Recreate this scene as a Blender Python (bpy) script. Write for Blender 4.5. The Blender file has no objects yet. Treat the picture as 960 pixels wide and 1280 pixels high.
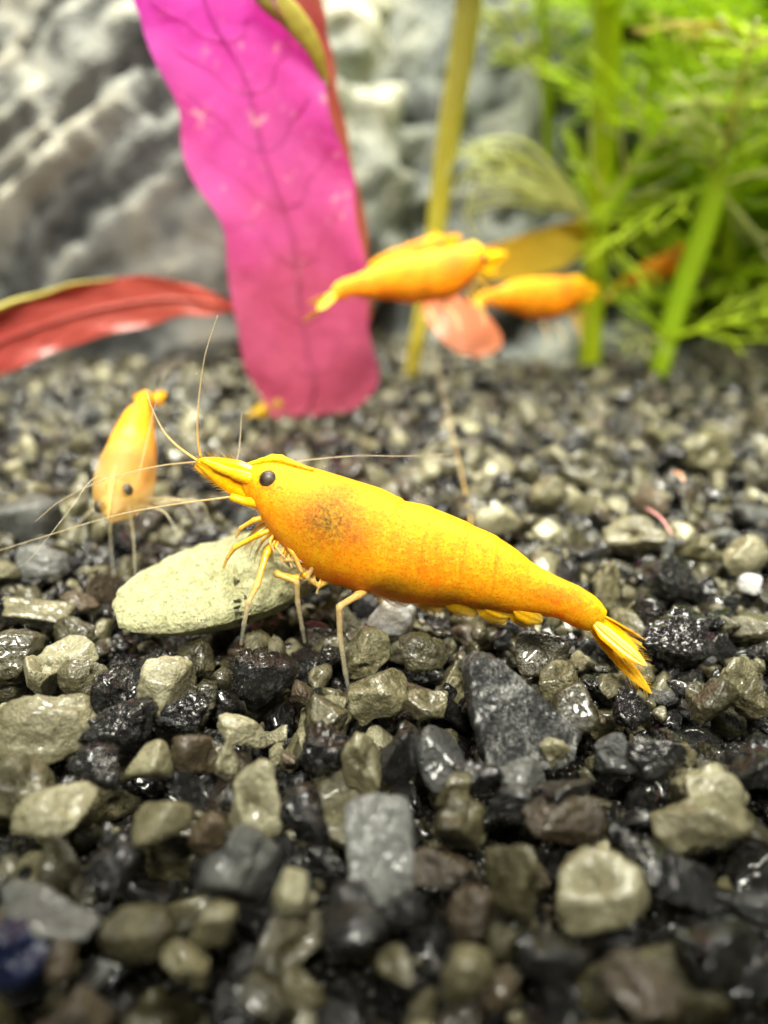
import bpy, bmesh, math, random
import numpy as np
from mathutils import Vector, Matrix, Euler

# ---------------------------------------------------------------- camera, world, lamps, exposure
MM = 0.001                                   # everything below is written in millimetres
SC = bpy.context.scene
COL = SC.collection
PITCH = math.radians(23.6); CAMZ = 26.0; FPX = 963.0
cam_d = bpy.data.cameras.new('camera'); cam = bpy.data.objects.new('camera', cam_d); COL.objects.link(cam)
cam.location = (0, 0, CAMZ*MM); cam.rotation_euler = (math.pi/2-PITCH, 0, 0)
cam_d.sensor_fit = 'HORIZONTAL'; cam_d.sensor_width = 24; cam_d.lens = 24*FPX/960
cam_d.clip_start = 0.002; cam_d.clip_end = 5
cam_d.dof.use_dof = True; cam_d.dof.focus_distance = 43.5*MM; cam_d.dof.aperture_fstop = 19
cam_d.dof.aperture_blades = 0
SC.camera = cam
W = bpy.data.worlds.new('World'); SC.world = W; W.use_nodes = True
bgn = W.node_tree.nodes['Background']; bgn.inputs[0].default_value = (0.85, 0.95, 0.9, 1); bgn.inputs[1].default_value = 0.045

def led(loc, target, size, watts, col, spread):
    l = bpy.data.lights.new('tank_and_fill_lamp', 'AREA'); l.shape = 'DISK'; l.size = size*MM
    l.energy = watts; l.color = col; l.spread = math.radians(spread)
    o = bpy.data.objects.new('tank_and_fill_lamp', l); COL.objects.link(o)
    o.location = Vector(loc)*MM
    d = Vector(target)-Vector(loc); o.rotation_euler = d.to_track_quat('-Z', 'Y').to_euler()
    o['label'] = 'small round lamp, over the tank or added for fill and glints'; o['category'] = 'lamp'; o['group'] = 'lamp rows over the tank'
    return o
# rear row over the tank, then added fill and glint lamps
for x in (-84, -28, 28, 84): led((x, 150, 225), (x*.9, 150, 0), 40, .14, (1.0, .97, .80), 72)
for x in (-70, 0, 70): led((x, -48, 165), (x*.7, 70, 4), 46, .039, (1.0, .97, .84), 37)  # front row added behind the camera as fill for the shrimp's flank
led((10, 64, 225), (0, 64, 0), 9, .038, (1.0, .98, .92), 60)  # extra tiny lamp, added to put glints on the wet stones
SC.view_settings.view_transform = 'Standard'; SC.view_settings.look = 'None'
SC.view_settings.exposure = 0.0; SC.view_settings.gamma = 1
SC.cycles.use_denoising = True
SC.cycles.max_bounces = 8; SC.cycles.transparent_max_bounces = 16
SC.cycles.sample_clamp_indirect = 4

# ---------------------------------------------------------------- geometry of the view (photo pixels -> points of the place)
CP, SP = math.cos(PITCH), math.sin(PITCH)
def ray(px, py):
    a = (px-480)/FPX; b = (640-py)/FPX
    return np.array([a, CP+b*SP, -SP+b*CP])
def at_y(px, py, Y):
    d = ray(px, py); return np.array([0, 0, CAMZ])+d*(Y/d[1])
def at_z(px, py, z):
    d = ray(px, py); return np.array([0, 0, CAMZ])+d*((z-CAMZ)/d[2])
def depth_of(p): return p[1]*CP+(CAMZ-p[2])*SP
def pix_of(p):
    dz = depth_of(p); u = p[1]*SP+(p[2]-CAMZ)*CP
    return 480+FPX*p[0]/dz, 640-FPX*u/dz

# ---------------------------------------------------------------- small tools
rng = np.random.RandomState(11)
_T = np.random.RandomState(5).rand(32, 32, 32)*2-1
def vnoise(p):
    p = np.asarray(p, float); i = np.floor(p).astype(int); f = p-i; f = f*f*(3-2*f)
    r = 0
    for dx in (0, 1):
        for dy in (0, 1):
            for dz in (0, 1):
                w = (f[..., 0] if dx else 1-f[..., 0])*(f[..., 1] if dy else 1-f[..., 1])*(f[..., 2] if dz else 1-f[..., 2])
                r = r+w*_T[(i[..., 0]+dx) % 32, (i[..., 1]+dy) % 32, (i[..., 2]+dz) % 32]
    return r
def fbm(p, o=4, g=0.5):
    p = np.asarray(p, float); r = 0; a = 1
    for k in range(o):
        r = r+a*vnoise(p+k*7.3); p = p*2.03; a *= g
    return r
def spline(P, n):
    P = np.asarray(P, float); m = len(P)
    if m == 2:
        t = np.linspace(0, 1, n)[:, None]; return P[0]*(1-t)+P[1]*t
    Q = np.vstack([2*P[0]-P[1], P, 2*P[-1]-P[-2]])
    out = []
    for t in np.linspace(0, m-1, n):
        k = min(int(t), m-2); f = t-k
        p0, p1, p2, p3 = Q[k:k+4]
        out.append(0.5*((2*p1)+(-p0+p2)*f+(2*p0-5*p1+4*p2-p3)*f*f+(-p0+3*p1-3*p2+p3)*f**3))
    return np.array(out)

class MB:
    """collects quads / triangles of one mesh, in mm"""
    def __init__(s): s.v = []; s.f = []; s.a = []; s.n = 0
    def add(s, v, f, attr=None):
        v = np.asarray(v, float); s.v.append(v); s.f += [tuple(i+s.n for i in q) for q in f]; s.n += len(v)
        s.a.append(np.zeros(len(v)) if attr is None else np.broadcast_to(np.asarray(attr, float), (len(v),)))
    def grid(s, G, close=False, attr=None):
        G = np.asarray(G, float); m, n = G.shape[:2]; f = []
        for i in range(m-1):
            for j in range(n if close else n-1):
                k = (j+1) % n
                f.append((i*n+j, i*n+k, (i+1)*n+k, (i+1)*n+j))
        s.add(G.reshape(-1, 3), f, None if attr is None else np.asarray(attr).reshape(-1))
    def tube(s, P, R, n=8, flat=1.0, attr=None, cap=True):
        P = np.asarray(P, float); m = len(P); R = np.broadcast_to(np.asarray(R, float), (m,))
        T = np.gradient(P, axis=0); T /= np.linalg.norm(T, axis=1)[:, None]+1e-9
        up = np.array([0, 0, 1.0]) if abs(T[0][2]) < .9 else np.array([0, 1.0, 0])
        A = np.cross(T[0], up); A /= np.linalg.norm(A)
        G = []
        for i in range(m):
            A = A-T[i]*np.dot(A, T[i]); A /= np.linalg.norm(A)+1e-9; B = np.cross(T[i], A)
            th = np.arange(n)*2*math.pi/n
            G.append(P[i]+R[i]*(np.cos(th)[:, None]*A+flat*np.sin(th)[:, None]*B))
        base = s.n
        at = None if attr is None else np.repeat(np.broadcast_to(attr, (m,)), n)
        s.grid(np.array(G), True, at)
        if cap:
            s.f.append(tuple(base+j for j in range(n))[::-1]); s.f.append(tuple(base+(m-1)*n+j for j in range(n)))
    def mesh(s, name):
        me = bpy.data.meshes.new(name); V = np.vstack(s.v)*MM
        me.from_pydata(V.tolist(), [], s.f); me.update()
        me.polygons.foreach_set('use_smooth', [True]*len(me.polygons))
        at = me.attributes.new('t', 'FLOAT', 'POINT'); at.data.foreach_set('value', np.concatenate(s.a).astype(np.float32))
        return me
    def build(s, name, mat, parent=None):
        return link(name, s.mesh(name), mat, parent)

def link(name, me, mat=None, parent=None):
    if mat is not None and not me.materials: me.materials.append(mat)
    o = bpy.data.objects.new(name, me); COL.objects.link(o)
    if parent is not None: o.parent = parent
    return o
def tag(o, label, cat, group=None):
    o['label'] = label; o['category'] = cat
    if group: o['group'] = group
    return o
def empty(name, loc, label, cat, group=None):
    o = bpy.data.objects.new(name, None); COL.objects.link(o); o.location = Vector(loc)*MM
    o.empty_display_size = 0.002
    return tag(o, label, cat, group)

# ---------------------------------------------------------------- materials
class Nt:
    def __init__(s, name):
        s.m = bpy.data.materials.new(name); s.m.use_nodes = True
        s.t = s.m.node_tree; s.b = s.t.nodes['Principled BSDF']; s.out = s.t.nodes['Material Output']
        g = s.t.nodes.new('ShaderNodeNewGeometry'); v = s.t.nodes.new('ShaderNodeVectorMath'); v.operation = 'SCALE'
        v.inputs['Scale'].default_value = 1000.0; s.t.links.new(g.outputs['Position'], v.inputs[0]); s.pos = v.outputs[0]; s.geo = g
    def n(s, kind, **kw):
        x = s.t.nodes.new(kind)
        for k, val in kw.items(): setattr(x, k, val)
        return x
    def l(s, a, b): s.t.links.new(a, b)
    def noise(s, scale, detail=4, rough=.55, vec=None, dist=0):
        x = s.n('ShaderNodeTexNoise'); x.inputs['Scale'].default_value = scale; x.inputs['Detail'].default_value = detail
        x.inputs['Roughness'].default_value = rough; x.inputs['Distortion'].default_value = dist
        s.l(vec or s.pos, x.inputs['Vector']); return x.outputs['Fac']
    def voro(s, scale, vec=None, feature='F1'):
        x = s.n('ShaderNodeTexVoronoi', feature=feature); x.inputs['Scale'].default_value = scale
        s.l(vec or s.pos, x.inputs['Vector']); return x.outputs['Distance']
    def ramp(s, fac, stops):
        r = s.n('ShaderNodeValToRGB'); e = r.color_ramp.elements
        while len(e) < len(stops): e.new(.5)
        for k, (p, c) in enumerate(stops): e[k].position = p; e[k].color = (*c, 1) if len(c) == 3 else c
        s.l(fac, r.inputs[0]); return r.outputs[0]
    def mix(s, fac, a, b, mode='MIX'):
        x = s.n('ShaderNodeMix', data_type='RGBA', blend_type=mode)
        for sock, val in ((x.inputs[0], fac), (x.inputs[6], a), (x.inputs[7], b)):
            if hasattr(val, 'links'): s.l(val, sock)
            elif isinstance(val, (int, float)): sock.default_value = val
            else: sock.default_value = (*val, 1)
        return x.outputs[2]
    def math(s, op, a, b=0.0, clamp=False):
        x = s.n('ShaderNodeMath', operation=op, use_clamp=clamp)
        for k, val in enumerate((a, b)):
            if hasattr(val, 'links'): s.l(val, x.inputs[k])
            else: x.inputs[k].default_value = val
        return x.outputs[0]
    def attr(s, name):
        x = s.n('ShaderNodeAttribute', attribute_name=name); return x.outputs['Fac']
    def bump(s, h, strength, dist, prev=None):
        x = s.n('ShaderNodeBump'); x.inputs['Strength'].default_value = strength; x.inputs['Distance'].default_value = dist*MM
        s.l(h, x.inputs['Height'])
        if prev is not None: s.l(prev, x.inputs['Normal'])
        return x.outputs[0]
    def set(s, **kw):
        for k, val in kw.items():
            sock = s.b.inputs[k.replace('_', ' ')]
            if hasattr(val, 'links'): s.l(val, sock)
            elif isinstance(val, tuple) and len(val) == 3 and sock.type == 'RGBA': sock.default_value = (*val, 1)
            else: sock.default_value = val
        return s

def stone_mat(name, stops, rough, coat, bscale, bstr, bdist, sss=0.0, streak=None, uniq=False):
    s = Nt(name)
    oi = s.n('ShaderNodeObjectInfo')
    rnd = s.math('FRACT', s.math('ADD', oi.outputs['Random'], s.attr('rnd')))
    vec = s.pos
    if streak:
        mp = s.n('ShaderNodeMapping'); mp.inputs['Rotation'].default_value = streak[0]; mp.inputs['Scale'].default_value = streak[1]
        s.l(s.pos, mp.inputs['Vector']); vec = mp.outputs[0]
    a = s.noise(.6, 6, .65, vec, .6); b = s.noise(3.2, 5, .7, vec)
    v = s.math('ADD', s.math('MULTIPLY', a, .55), s.math('MULTIPLY', b, .45))
    v = s.math('ADD', s.math('MULTIPLY', s.math('SUBTRACT', v, .5), 2.6 if uniq else 1.9), .5 if uniq else s.math('ADD', s.math('MULTIPLY', rnd, .5), .25), True)
    c = s.ramp(v, stops)
    # dark grains and pits in the stone
    g = s.ramp(s.noise(5.5, 3, .7), [(.33, (.25, .23, .2)), (.47, (1, 1, 1))])
    c = s.mix(.55, c, g, 'MULTIPLY')
    nb = s.bump(s.noise(bscale, 5, .6, vec), bstr, bdist)
    nb = s.bump(s.voro(bscale*2.3), bstr*.6, bdist*.5, nb)
    rr = s.ramp(s.noise(1.7, 3), [(.3, (rough*.5,)*3), (.7, (min(1, rough*1.6),)*3)])
    s.set(Base_Color=c, Roughness=rr, Normal=nb, Coat_Weight=coat, Coat_Roughness=.07, Coat_IOR=1.45)
    if sss: s.set(Subsurface_Weight=sss, Subsurface_Radius=(1.0, .9, .6), Subsurface_Scale=.7*MM)
    return s.m

M = {}
M['olive'] = stone_mat('olive_quartz', [(.0, (.008, .007, .003)), (.35, (.038, .034, .016)), (.65, (.104, .094, .048)), (1, (.28, .26, .15))], .28, .6, 3.0, .5, .35)
M['cream'] = stone_mat('cream_quartz', [(.0, (.065, .057, .028)), (.4, (.17, .156, .088)), (.75, (.31, .292, .185)), (1, (.50, .48, .36))], .3, .55, 3.0, .5, .35)
M['black'] = stone_mat('black_grit', [(.0, (.002, .002, .002)), (.55, (.005, .0048, .0048)), (1, (.022, .020, .018))], .12, .9, 2.6, .9, .8)
M['brown'] = stone_mat('brown_quartz', [(.0, (.008, .005, .003)), (.4, (.034, .024, .013)), (.8, (.085, .063, .036)), (1, (.17, .135, .085))], .32, .45, 2.6, .55, .4)
M['grey'] = stone_mat('grey_slate', [(.0, (.009, .0092, .009)), (.35, (.036, .038, .036)), (.7, (.095, .097, .088)), (1, (.21, .21, .19))], .42, .3, 3.0, .7, .4)
M['blue'] = stone_mat('blue_glass_grit', [(.0, (.002, .004, .016)), (1, (.006, .013, .055))], .3, .5, 1.4, .5, .5)
M['pointed'] = stone_mat('streaked_grey_slate', [(.25, (.010, .011, .011)), (.46, (.05, .052, .052)), (.6, (.17, .17, .16)), (.8, (.48, .48, .44))], .45, .3, 3.4, 1.0, .7, streak=((.3, .6, .2), (1.8, 1.8, .4)), uniq=True)
M['block'] = stone_mat('pale_streaked_slate', [(.1, (.035, .037, .035)), (.45, (.12, .123, .115)), (.75, (.23, .235, .22)), (1, (.36, .36, .33))], .5, .3, 2.6, .6, .4, streak=((.1, .1, .1), (2.2, .6, .35)), uniq=True)
M['white'] = stone_mat('milky_quartz', [(.0, (.5, .5, .47)), (.5, (.72, .72, .70)), (1, (.85, .85, .84))], .3, .7, 1.2, .3, .5, .35)

def mat_pale():
    s = Nt('pale_wafer')
    n1 = s.noise(.9, 5, .6); n2 = s.noise(4.5, 4, .7)
    c = s.ramp(s.math('ADD', s.math('MULTIPLY', n1, .5), s.math('MULTIPLY', n2, .5)), [(.34, (.33, .33, .14)), (.47, (.52, .52, .28)), (.62, (.64, .62, .37)), (.75, (.72, .70, .48))])
    sp = s.ramp(s.noise(7, 2, .5), [(.28, (.3, .3, .18)), (.36, (1, 1, 1))])
    c = s.mix(.7, c, sp, 'MULTIPLY')
    nb = s.bump(n2, .8, .7); nb = s.bump(s.voro(3.2), .55, .45, nb)
    s.set(Base_Color=c, Roughness=.75, Normal=nb, Specular_IOR_Level=.25); return s.m
M['pale'] = mat_pale()

def mat_sand():
    s = Nt('dark_sand')
    c = s.ramp(s.noise(2.2, 4), [(.35, (.004, .004, .004)), (.7, (.03, .026, .018))])
    s.set(Base_Color=c, Roughness=.35, Normal=s.bump(s.voro(2.0), 1, .6)); return s.m
M['sand'] = mat_sand()

def mat_shrimp(name, base, deep, olive):
    s = Nt(name)
    tc = s.n('ShaderNodeTexCoord'); v = s.n('ShaderNodeVectorMath'); v.operation = 'SCALE'; v.inputs['Scale'].default_value = 1000
    s.l(tc.outputs['Object'], v.inputs[0]); P = v.outputs[0]
    n1 = s.noise(.5, 5, .65, P); n2 = s.noise(1.8, 5, .7, P)
    c = s.mix(s.ramp(s.math('ADD', s.math('MULTIPLY', n1, .6), s.math('MULTIPLY', n2, .4)), [(.40, (0, 0, 0)), (.62, (1, 1, 1))]), base, deep)
    # colour cells and fine grains of pigment
    cells = s.ramp(s.voro(4.2, P), [(.12, (1, 1, 1)), (.40, (0, 0, 0))])
    c = s.mix(s.math('MULTIPLY', cells, .5), c, (deep[0]*.72, deep[1]*.5, 0))
    gr = s.ramp(s.noise(7.5, 3, .7, P), [(.50, (0, 0, 0)), (.68, (1, 1, 1))])
    c = s.mix(s.math('MULTIPLY', gr, .6), c, (deep[0]*.66, deep[1]*.55, 0))
    lt = s.ramp(s.noise(3.1, 3, .6, P), [(.56, (0, 0, 0)), (.70, (1, 1, 1))])
    c = s.mix(s.math('MULTIPLY', lt, .5), c, (1, .62, .03))
    # the dark stomach and gut seen through the shell, stored per vertex
    d = s.math('MULTIPLY', s.attr('t'), s.ramp(s.noise(4.5, 4, .65, P), [(.22, (.25, .25, .25)), (.66, (1, 1, 1))]))
    c = s.mix(d, c, olive)
    nb = s.bump(s.noise(4.5, 5, .65, P), .5, .3)
    s.set(Base_Color=c, Roughness=.5, Specular_IOR_Level=.3, Normal=nb, Subsurface_Weight=1.0, Subsurface_Radius=(1, .8, .1), Subsurface_Scale=2.8*MM)
    return s.m
M['shrimp_deep'] = mat_shrimp('orange_shell', (1.0, .40, .002), (1.0, .27, .001), (.3, .13, .004))
M['shrimp'] = mat_shrimp('yellow_shell', (1.0, .49, .003), (1.0, .30, .001), (.085, .055, .003))

def mat_clear(name, colA, colB, a0, a1):
    """t = 0: pigmented, t = 1: glassy"""
    s = Nt(name); t = s.attr('t')
    c = s.mix(t, colA, colB)
    gn = s.ramp(s.noise(6, 4, .7), [(.38, (.62, .5, .35)), (.6, (1, 1, 1))])
    c = s.mix(.6, c, gn, 'MULTIPLY')
    al = s.math('ADD', a0, s.math('MULTIPLY', t, a1-a0))
    s.set(Base_Color=c, Roughness=.25, Alpha=al, Subsurface_Weight=.2, Subsurface_Radius=(1, .8, .4), Subsurface_Scale=.4*MM, Coat_Weight=.08, Specular_IOR_Level=.35)
    return s.m
M['leg'] = mat_clear('leg_shell', (1, .56, .01), (.60, .62, .50), .95, .17)
M['antenna'] = mat_clear('antenna_shell', (.95, .55, .06), (.62, .54, .36), .9, .4)
M['fan'] = mat_clear('tail_blade_shell', (1, .43, .003), (1, .62, .05), 1.0, .55)
M['fringe'] = mat_clear('swimmeret_shell', (1, .52, .01), (.80, .56, .06), .75, .22)
def mat_eye():
    s = Nt('eye'); c = s.ramp(s.noise(2.4, 3), [(.35, (.012, .008, .005)), (.65, (.07, .05, .03))])
    s.set(Base_Color=c, Roughness=.5, Coat_Weight=.15, Coat_Roughness=.3); return s.m
M['eye'] = mat_eye()

def mat_leaf(name, stops, trans, patch=None, rough=.4, vein=None, tcol=None):
    """stops run along the leaf (attribute t: base 0 .. end 1)"""
    s = Nt(name); t = s.attr('t')
    n = s.noise(.16, 4, .6); n2 = s.noise(.6, 4, .6)
    tt = s.math('ADD', t, s.math('MULTIPLY', s.math('SUBTRACT', n, .5), .35), True)
    c = s.ramp(tt, stops)
    c = s.mix(.35, c, s.ramp(n2, [(.3, (.78, .72, .76)), (.65, (1, 1, 1))]), 'MULTIPLY')
    if patch:
        pm = s.math('MULTIPLY', s.ramp(s.noise(.55, 4, .6), [(.60, (0, 0, 0)), (.70, (1, 1, 1))]), s.ramp(t, [(.25, (.0,)*3), (.5, (1,)*3)]))
        c = s.mix(s.math('MULTIPLY', pm, .8), c, patch)
    nb = s.bump(n2, .35, .6)
    s.set(Base_Color=c, Roughness=rough, Normal=nb, Coat_Weight=.3, Coat_Roughness=.2)
    tr = s.n('ShaderNodeBsdfTranslucent'); s.l(c if tcol is None else s.mix(.6, c, tcol), tr.inputs['Color'])
    mx = s.n('ShaderNodeMixShader'); mx.inputs[0].default_value = trans
    s.l(s.b.outputs[0], mx.inputs[1]); s.l(tr.outputs[0], mx.inputs[2]); s.l(mx.outputs[0], s.out.inputs['Surface'])
    return s.m
M['pink'] = mat_leaf('pink_leaf', [(.0, (.56, .11, .17)), (.3, (.70, .15, .31)), (.5, (.86, .18, .56)), (1, (.93, .17, .80))], .45, (1.0, .70, .72))
M['red'] = mat_leaf('red_leaf', [(.0, (.52, .10, .06)), (.5, (.58, .11, .085)), (1, (.50, .07, .06))], .35)
M['redbrown'] = mat_leaf('red_brown_leaf', [(.0, (.42, .15, .07)), (1, (.52, .15, .09))], .3)
M['rim'] = mat_leaf('yellow_green_rim', [(.0, (.55, .45, .08)), (1, (.60, .58, .14))], .4)
M['salmon'] = mat_leaf('salmon_leaf', [(.0, (.75, .25, .10)), (1, (.85, .34, .17))], .4)
M['tan'] = mat_leaf('olive_tan_leaf', [(.0, (.70, .60, .08)), (1, (.85, .52, .03))], .4)
M['stem'] = mat_leaf('green_stem', [(.0, (.44, .54, .01)), (1, (.62, .78, .01))], .35, tcol=(.6, .8, .02))
M['stem_lime'] = mat_leaf('lime_stem', [(.0, (.55, .78, .03)), (1, (.58, .82, .03))], .4, tcol=(.6, .9, .05))
M['stem_olive'] = mat_leaf('olive_stem', [(.0, (.72, .62, .07)), (.5, (.68, .66, .08)), (1, (.72, .68, .2))], .35)
M['feather'] = mat_leaf('feathery_leaf', [(.0, (.66, .84, .02)), (1, (.76, .92, .07))], .5, tcol=(.75, .95, .03))
M['feather_dark'] = mat_leaf('deep_green_leaf', [(.0, (.32, .42, .01)), (1, (.46, .62, .015))], .5)
M['feather_pale'] = mat_leaf('pale_leaf', [(.0, (.72, .74, .22)), (1, (.68, .74, .38))], .45)
M['feather_gold'] = mat_leaf('gold_leaf', [(.0, (.70, .45, .04)), (1, (.62, .60, .08))], .45)

def mat_rock(name='layered_rock', k=(1, 1, 1)):
    s = Nt(name); t = s.attr('t')
    n = s.noise(.05, 5, .6); n2 = s.noise(.35, 4, .6)
    v = s.math('ADD', s.math('MULTIPLY', t, .8), s.math('MULTIPLY', s.math('SUBTRACT', n2, .5), .5))
    v = s.math('ADD', v, s.math('MULTIPLY', s.math('SUBTRACT', n, .5), .9), True)
    c = s.ramp(v, [(.02, (.05, .052, .05)), (.25, (.15, .155, .148)), (.45, (.29, .295, .27)), (.65, (.37, .35, .29)), (.85, (.49, .475, .405))])
    c = s.mix(1.0, c, k, 'MULTIPLY')
    s.set(Base_Color=c, Roughness=.6, Normal=s.bump(n2, .5, 2.0), Specular_IOR_Level=.3); return s.m
M['rock'] = mat_rock(); M['rock_dark'] = mat_rock('blue_grey_rock', (.42, .46, .47))
def mat_wall():
    s = Nt('back_pane'); c = s.ramp(s.noise(.03, 3), [(.35, (.03, .045, .004)), (.65, (.07, .10, .008))])
    s.set(Base_Color=c, Roughness=.4); return s.m
M['wall'] = mat_wall()

# ---------------------------------------------------------------- large structure: tank back, rocks
mb = MB(); xs = np.linspace(-260, 260, 9); zs = np.linspace(-8, 330, 7)
mb.grid(np.array([[(x, 330, z) for x in xs] for z in zs])); mb.grid(np.array([[(x, 334, z) for x in xs] for z in zs[::-1]]))
o = mb.build('back_wall', M['wall']); o['kind'] = 'structure'

def icosphere(sub):
    bm = bmesh.new(); bmesh.ops.create_icosphere(bm, subdivisions=sub, radius=1)
    V = np.array([v.co[:] for v in bm.verts]); V /= np.linalg.norm(V, axis=1)[:, None]
    F = np.array([[v.index for v in f.verts] for f in bm.faces]); bm.free(); return V, F
ICO = {k: icosphere(k) for k in (2, 3, 4, 5, 7)}

def rock(name, loc, rad, seed, tilt, label, mat='rock'):
    V, F = ICO[7]; r = np.random.RandomState(seed)
    nrm = r.randn(10, 3); nrm /= np.linalg.norm(nrm, axis=1)[:, None]
    q = np.maximum(V@nrm.T, 0)/r.uniform(.75, 1.0, 10)
    R = (np.sum(q**9, axis=1)+.6**9)**(-1/9)
    P = V*np.minimum(R, 1.3)[:, None]*np.array(rad)
    a = math.radians(tilt); N = np.array([-math.sin(a), .25, math.cos(a)])       # strata
    w = P*.045+seed
    t = P@N*.13+.9*fbm(w, 3)
    f = t-np.floor(t); k = np.floor(t)
    h = vnoise(np.stack([k*3.7+seed, P@np.array([math.cos(a), .3, math.sin(a)])*.035, k*1.9], -1))
    saw = np.where(f < .8, f/.8, (1-f)/.2)
    disp = 4.2*h+3.2*saw+1.8*fbm(w*4, 4)
    P = P+V*disp[:, None]
    at = np.clip(.30+.62*h+.34*saw+.30*fbm(w*3+9, 3), 0, 1)
    m = MB(); m.add(P, F.tolist(), at); o = m.build(name, M[mat]); o.location = Vector(loc)*MM
    return tag(o, label, 'rock')
rock('layered_rock', (-88, 205, -16), (86, 92, 96), 3, 32, 'pale grey layered rock with slanting ledges behind the pink leaf and red leaf')
rock('layered_rock', (4, 234, -20), (54, 90, 126), 8, 30, 'darker blue-grey rock rising behind the olive stem and the swimming shrimps', 'rock_dark')

# ---------------------------------------------------------------- stones
def stone_proto(seed, kind, sub):
    r = np.random.RandomState(seed); V, F = ICO[sub]
    m = r.randint(7, 11) if kind == 'chip' else r.randint(8, 14); nrm = r.randn(m, 3); nrm /= np.linalg.norm(nrm, axis=1)[:, None]
    d = r.uniform(.38, .95, m) if kind == 'chip' else r.uniform(.62, 1.0, m)
    p = {'chip': 60, 'round': 8, 'grit': 11}[kind]; fl = {'chip': .80, 'round': .72, 'grit': .74}[kind]
    q = np.maximum(V@nrm.T, 0)/d
    R = (np.sum(q**p, axis=1)+fl**p)**(-1/p)
    if kind == 'chip':
        for _ in range(r.randint(3, 7)):                      # conchoidal scoops
            c = r.randn(3); c /= np.linalg.norm(c); w = r.uniform(.12, .45)
            R = R-r.uniform(.12, .34)*np.exp(-((1-V@c)/w)**2*3)
    P = V*R[:, None]
    off = r.uniform(0, 30, 3)
    if kind == 'grit':
        R2 = .20*np.abs(fbm(P*2.3+off, 3))+.15*np.abs(vnoise(P*6+off))+.07*np.abs(vnoise(P*13+off))
        P = P*(1-.1+R2)[:, None]
    elif kind == 'chip':
        P = P*(1+.06*fbm(P*1.7+off, 3)-.07*np.abs(vnoise(P*3.1+off))+.022*fbm(P*8+off, 2))[:, None]
    else:
        P = P*(1+.06*fbm(P*1.4+off, 3))[:, None]
    P = P-(P.max(0)+P.min(0))/2
    return P/(P.max(0)-P.min(0))*2, F                        # fills the unit box
PROTO = {}
for kind, n in (('chip', 18), ('round', 5), ('grit', 9)):
    for i in range(n):
        for sub in (2, 3, 4, 5):
            PROTO[kind, i, sub] = stone_proto(100*len(kind)+i*7+1, kind, sub)
NPROTO = {'chip': 18, 'round': 5, 'grit': 9}
PM = {}
def proto_mesh(kind, i, sub, mat):
    k = (kind, i, sub, mat)
    if k not in PM:
        P, F = PROTO[kind, i, sub]; me = bpy.data.meshes.new('stone'); me.from_pydata((P*MM).tolist(), [], F.tolist())
        me.polygons.foreach_set('use_smooth', [True]*len(F)); me.materials.append(M[mat]); PM[k] = me
    return PM[k]

# height field of the bed, 0.4 mm cells
GX0, GY0, GS = -95.0, 6.0, .4
NX, NY = int(190/GS), int(160/GS)
H = np.full((NX, NY), -4.6)
def foot(x, y, rx, ry, yaw):
    R = max(rx, ry); i0 = max(int((x-R-GX0)/GS), 0); i1 = min(int((x+R-GX0)/GS)+2, NX)
    j0 = max(int((y-R-GY0)/GS), 0); j1 = min(int((y+R-GY0)/GS)+2, NY)
    X = GX0+(np.arange(i0, i1)+.5)*GS-x; Y = GY0+(np.arange(j0, j1)+.5)*GS-y
    c, s = math.cos(yaw), math.sin(yaw)
    A = (X[:, None]*c+Y[None]*s)/rx; B = (-X[:, None]*s+Y[None]*c)/ry
    return slice(i0, i1), slice(j0, j1), A*A+B*B
def raise_h(x, y, zc, rx, ry, rz, yaw):
    a, b, q = foot(x, y, rx, ry, yaw); m = q < 1
    top = zc+rz*.92*np.sqrt(np.maximum(1-q, 0)); h = H[a, b]; h[m] = np.maximum(h[m], top[m])

stones = []                       # dict(kind, i, mat, loc, scale, rot, key)
KEYS = []
def wedge(x, y): return abs(x) < .60*y+20
MATS = (['olive']*36+['cream']*7+['black']*45+['brown']*7+['grey']*5)
def kind_for(mat):
    if mat == 'black': return 'grit' if rng.rand() < .75 else 'chip'
    return 'round' if rng.rand() < .12 else 'chip'
def drop(level, tries, rmed, zmax, keyed):
    """drop stones into the lowest places until the bed reaches level"""
    n = 0
    for _ in range(tries):
        best = None
        for _c in range(7):
            y = 8+142*rng.rand()**.8; x = (2*rng.rand()-1)*(.60*y+20)
            i, j = int((x-GX0)/GS), int((y-GY0)/GS)
            if not (0 <= i < NX and 0 <= j < NY): continue
            h = H[i, j]
            if best is None or h < best[0]: best = (h, x, y)
        h, x, y = best
        if h > level: continue
        r = float(np.clip(rmed*math.exp(rng.randn()*.36), .3, 2.1))*(1 if y < 40 else .86)
        mat = MATS[rng.randint(len(MATS))]
        if mat == 'black': r *= .92
        if keyed:
            bad = False
            for (kx, ky, kr) in KEYS:
                dx, dy = x-kx, y-ky
                fr = 1.12 if dy < 0 else .85
                if dx*dx+dy*dy < (kr*.92+r*fr)**2: bad = True; break
            if bad: continue
        rx, ry, rz = r*rng.uniform(.85, 1.45), r*rng.uniform(.6, 1.0), r*rng.uniform(.6, 1.0); yaw = rng.rand()*6.28
        a, b, q = foot(x, y, rx, ry, yaw); m = q < .8
        if not m.any(): continue
        zc = np.percentile((H[a, b]+rz*np.sqrt(np.maximum(1-q, 0)))[m], 62)
        if zc+rz > zmax: continue
        raise_h(x, y, zc, rx, ry, rz, yaw)
        kd = kind_for(mat)
        stones.append(dict(kind=kd, i=rng.randint(NPROTO[kd]), mat=mat, loc=(x, y, zc), scale=(rx, ry, rz),
                           rot=(rng.randn()*.42, rng.randn()*.42, yaw), key=False)); n += 1
    return n

drop(-2.4, 3300, 1.35, -.6, False)
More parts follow.
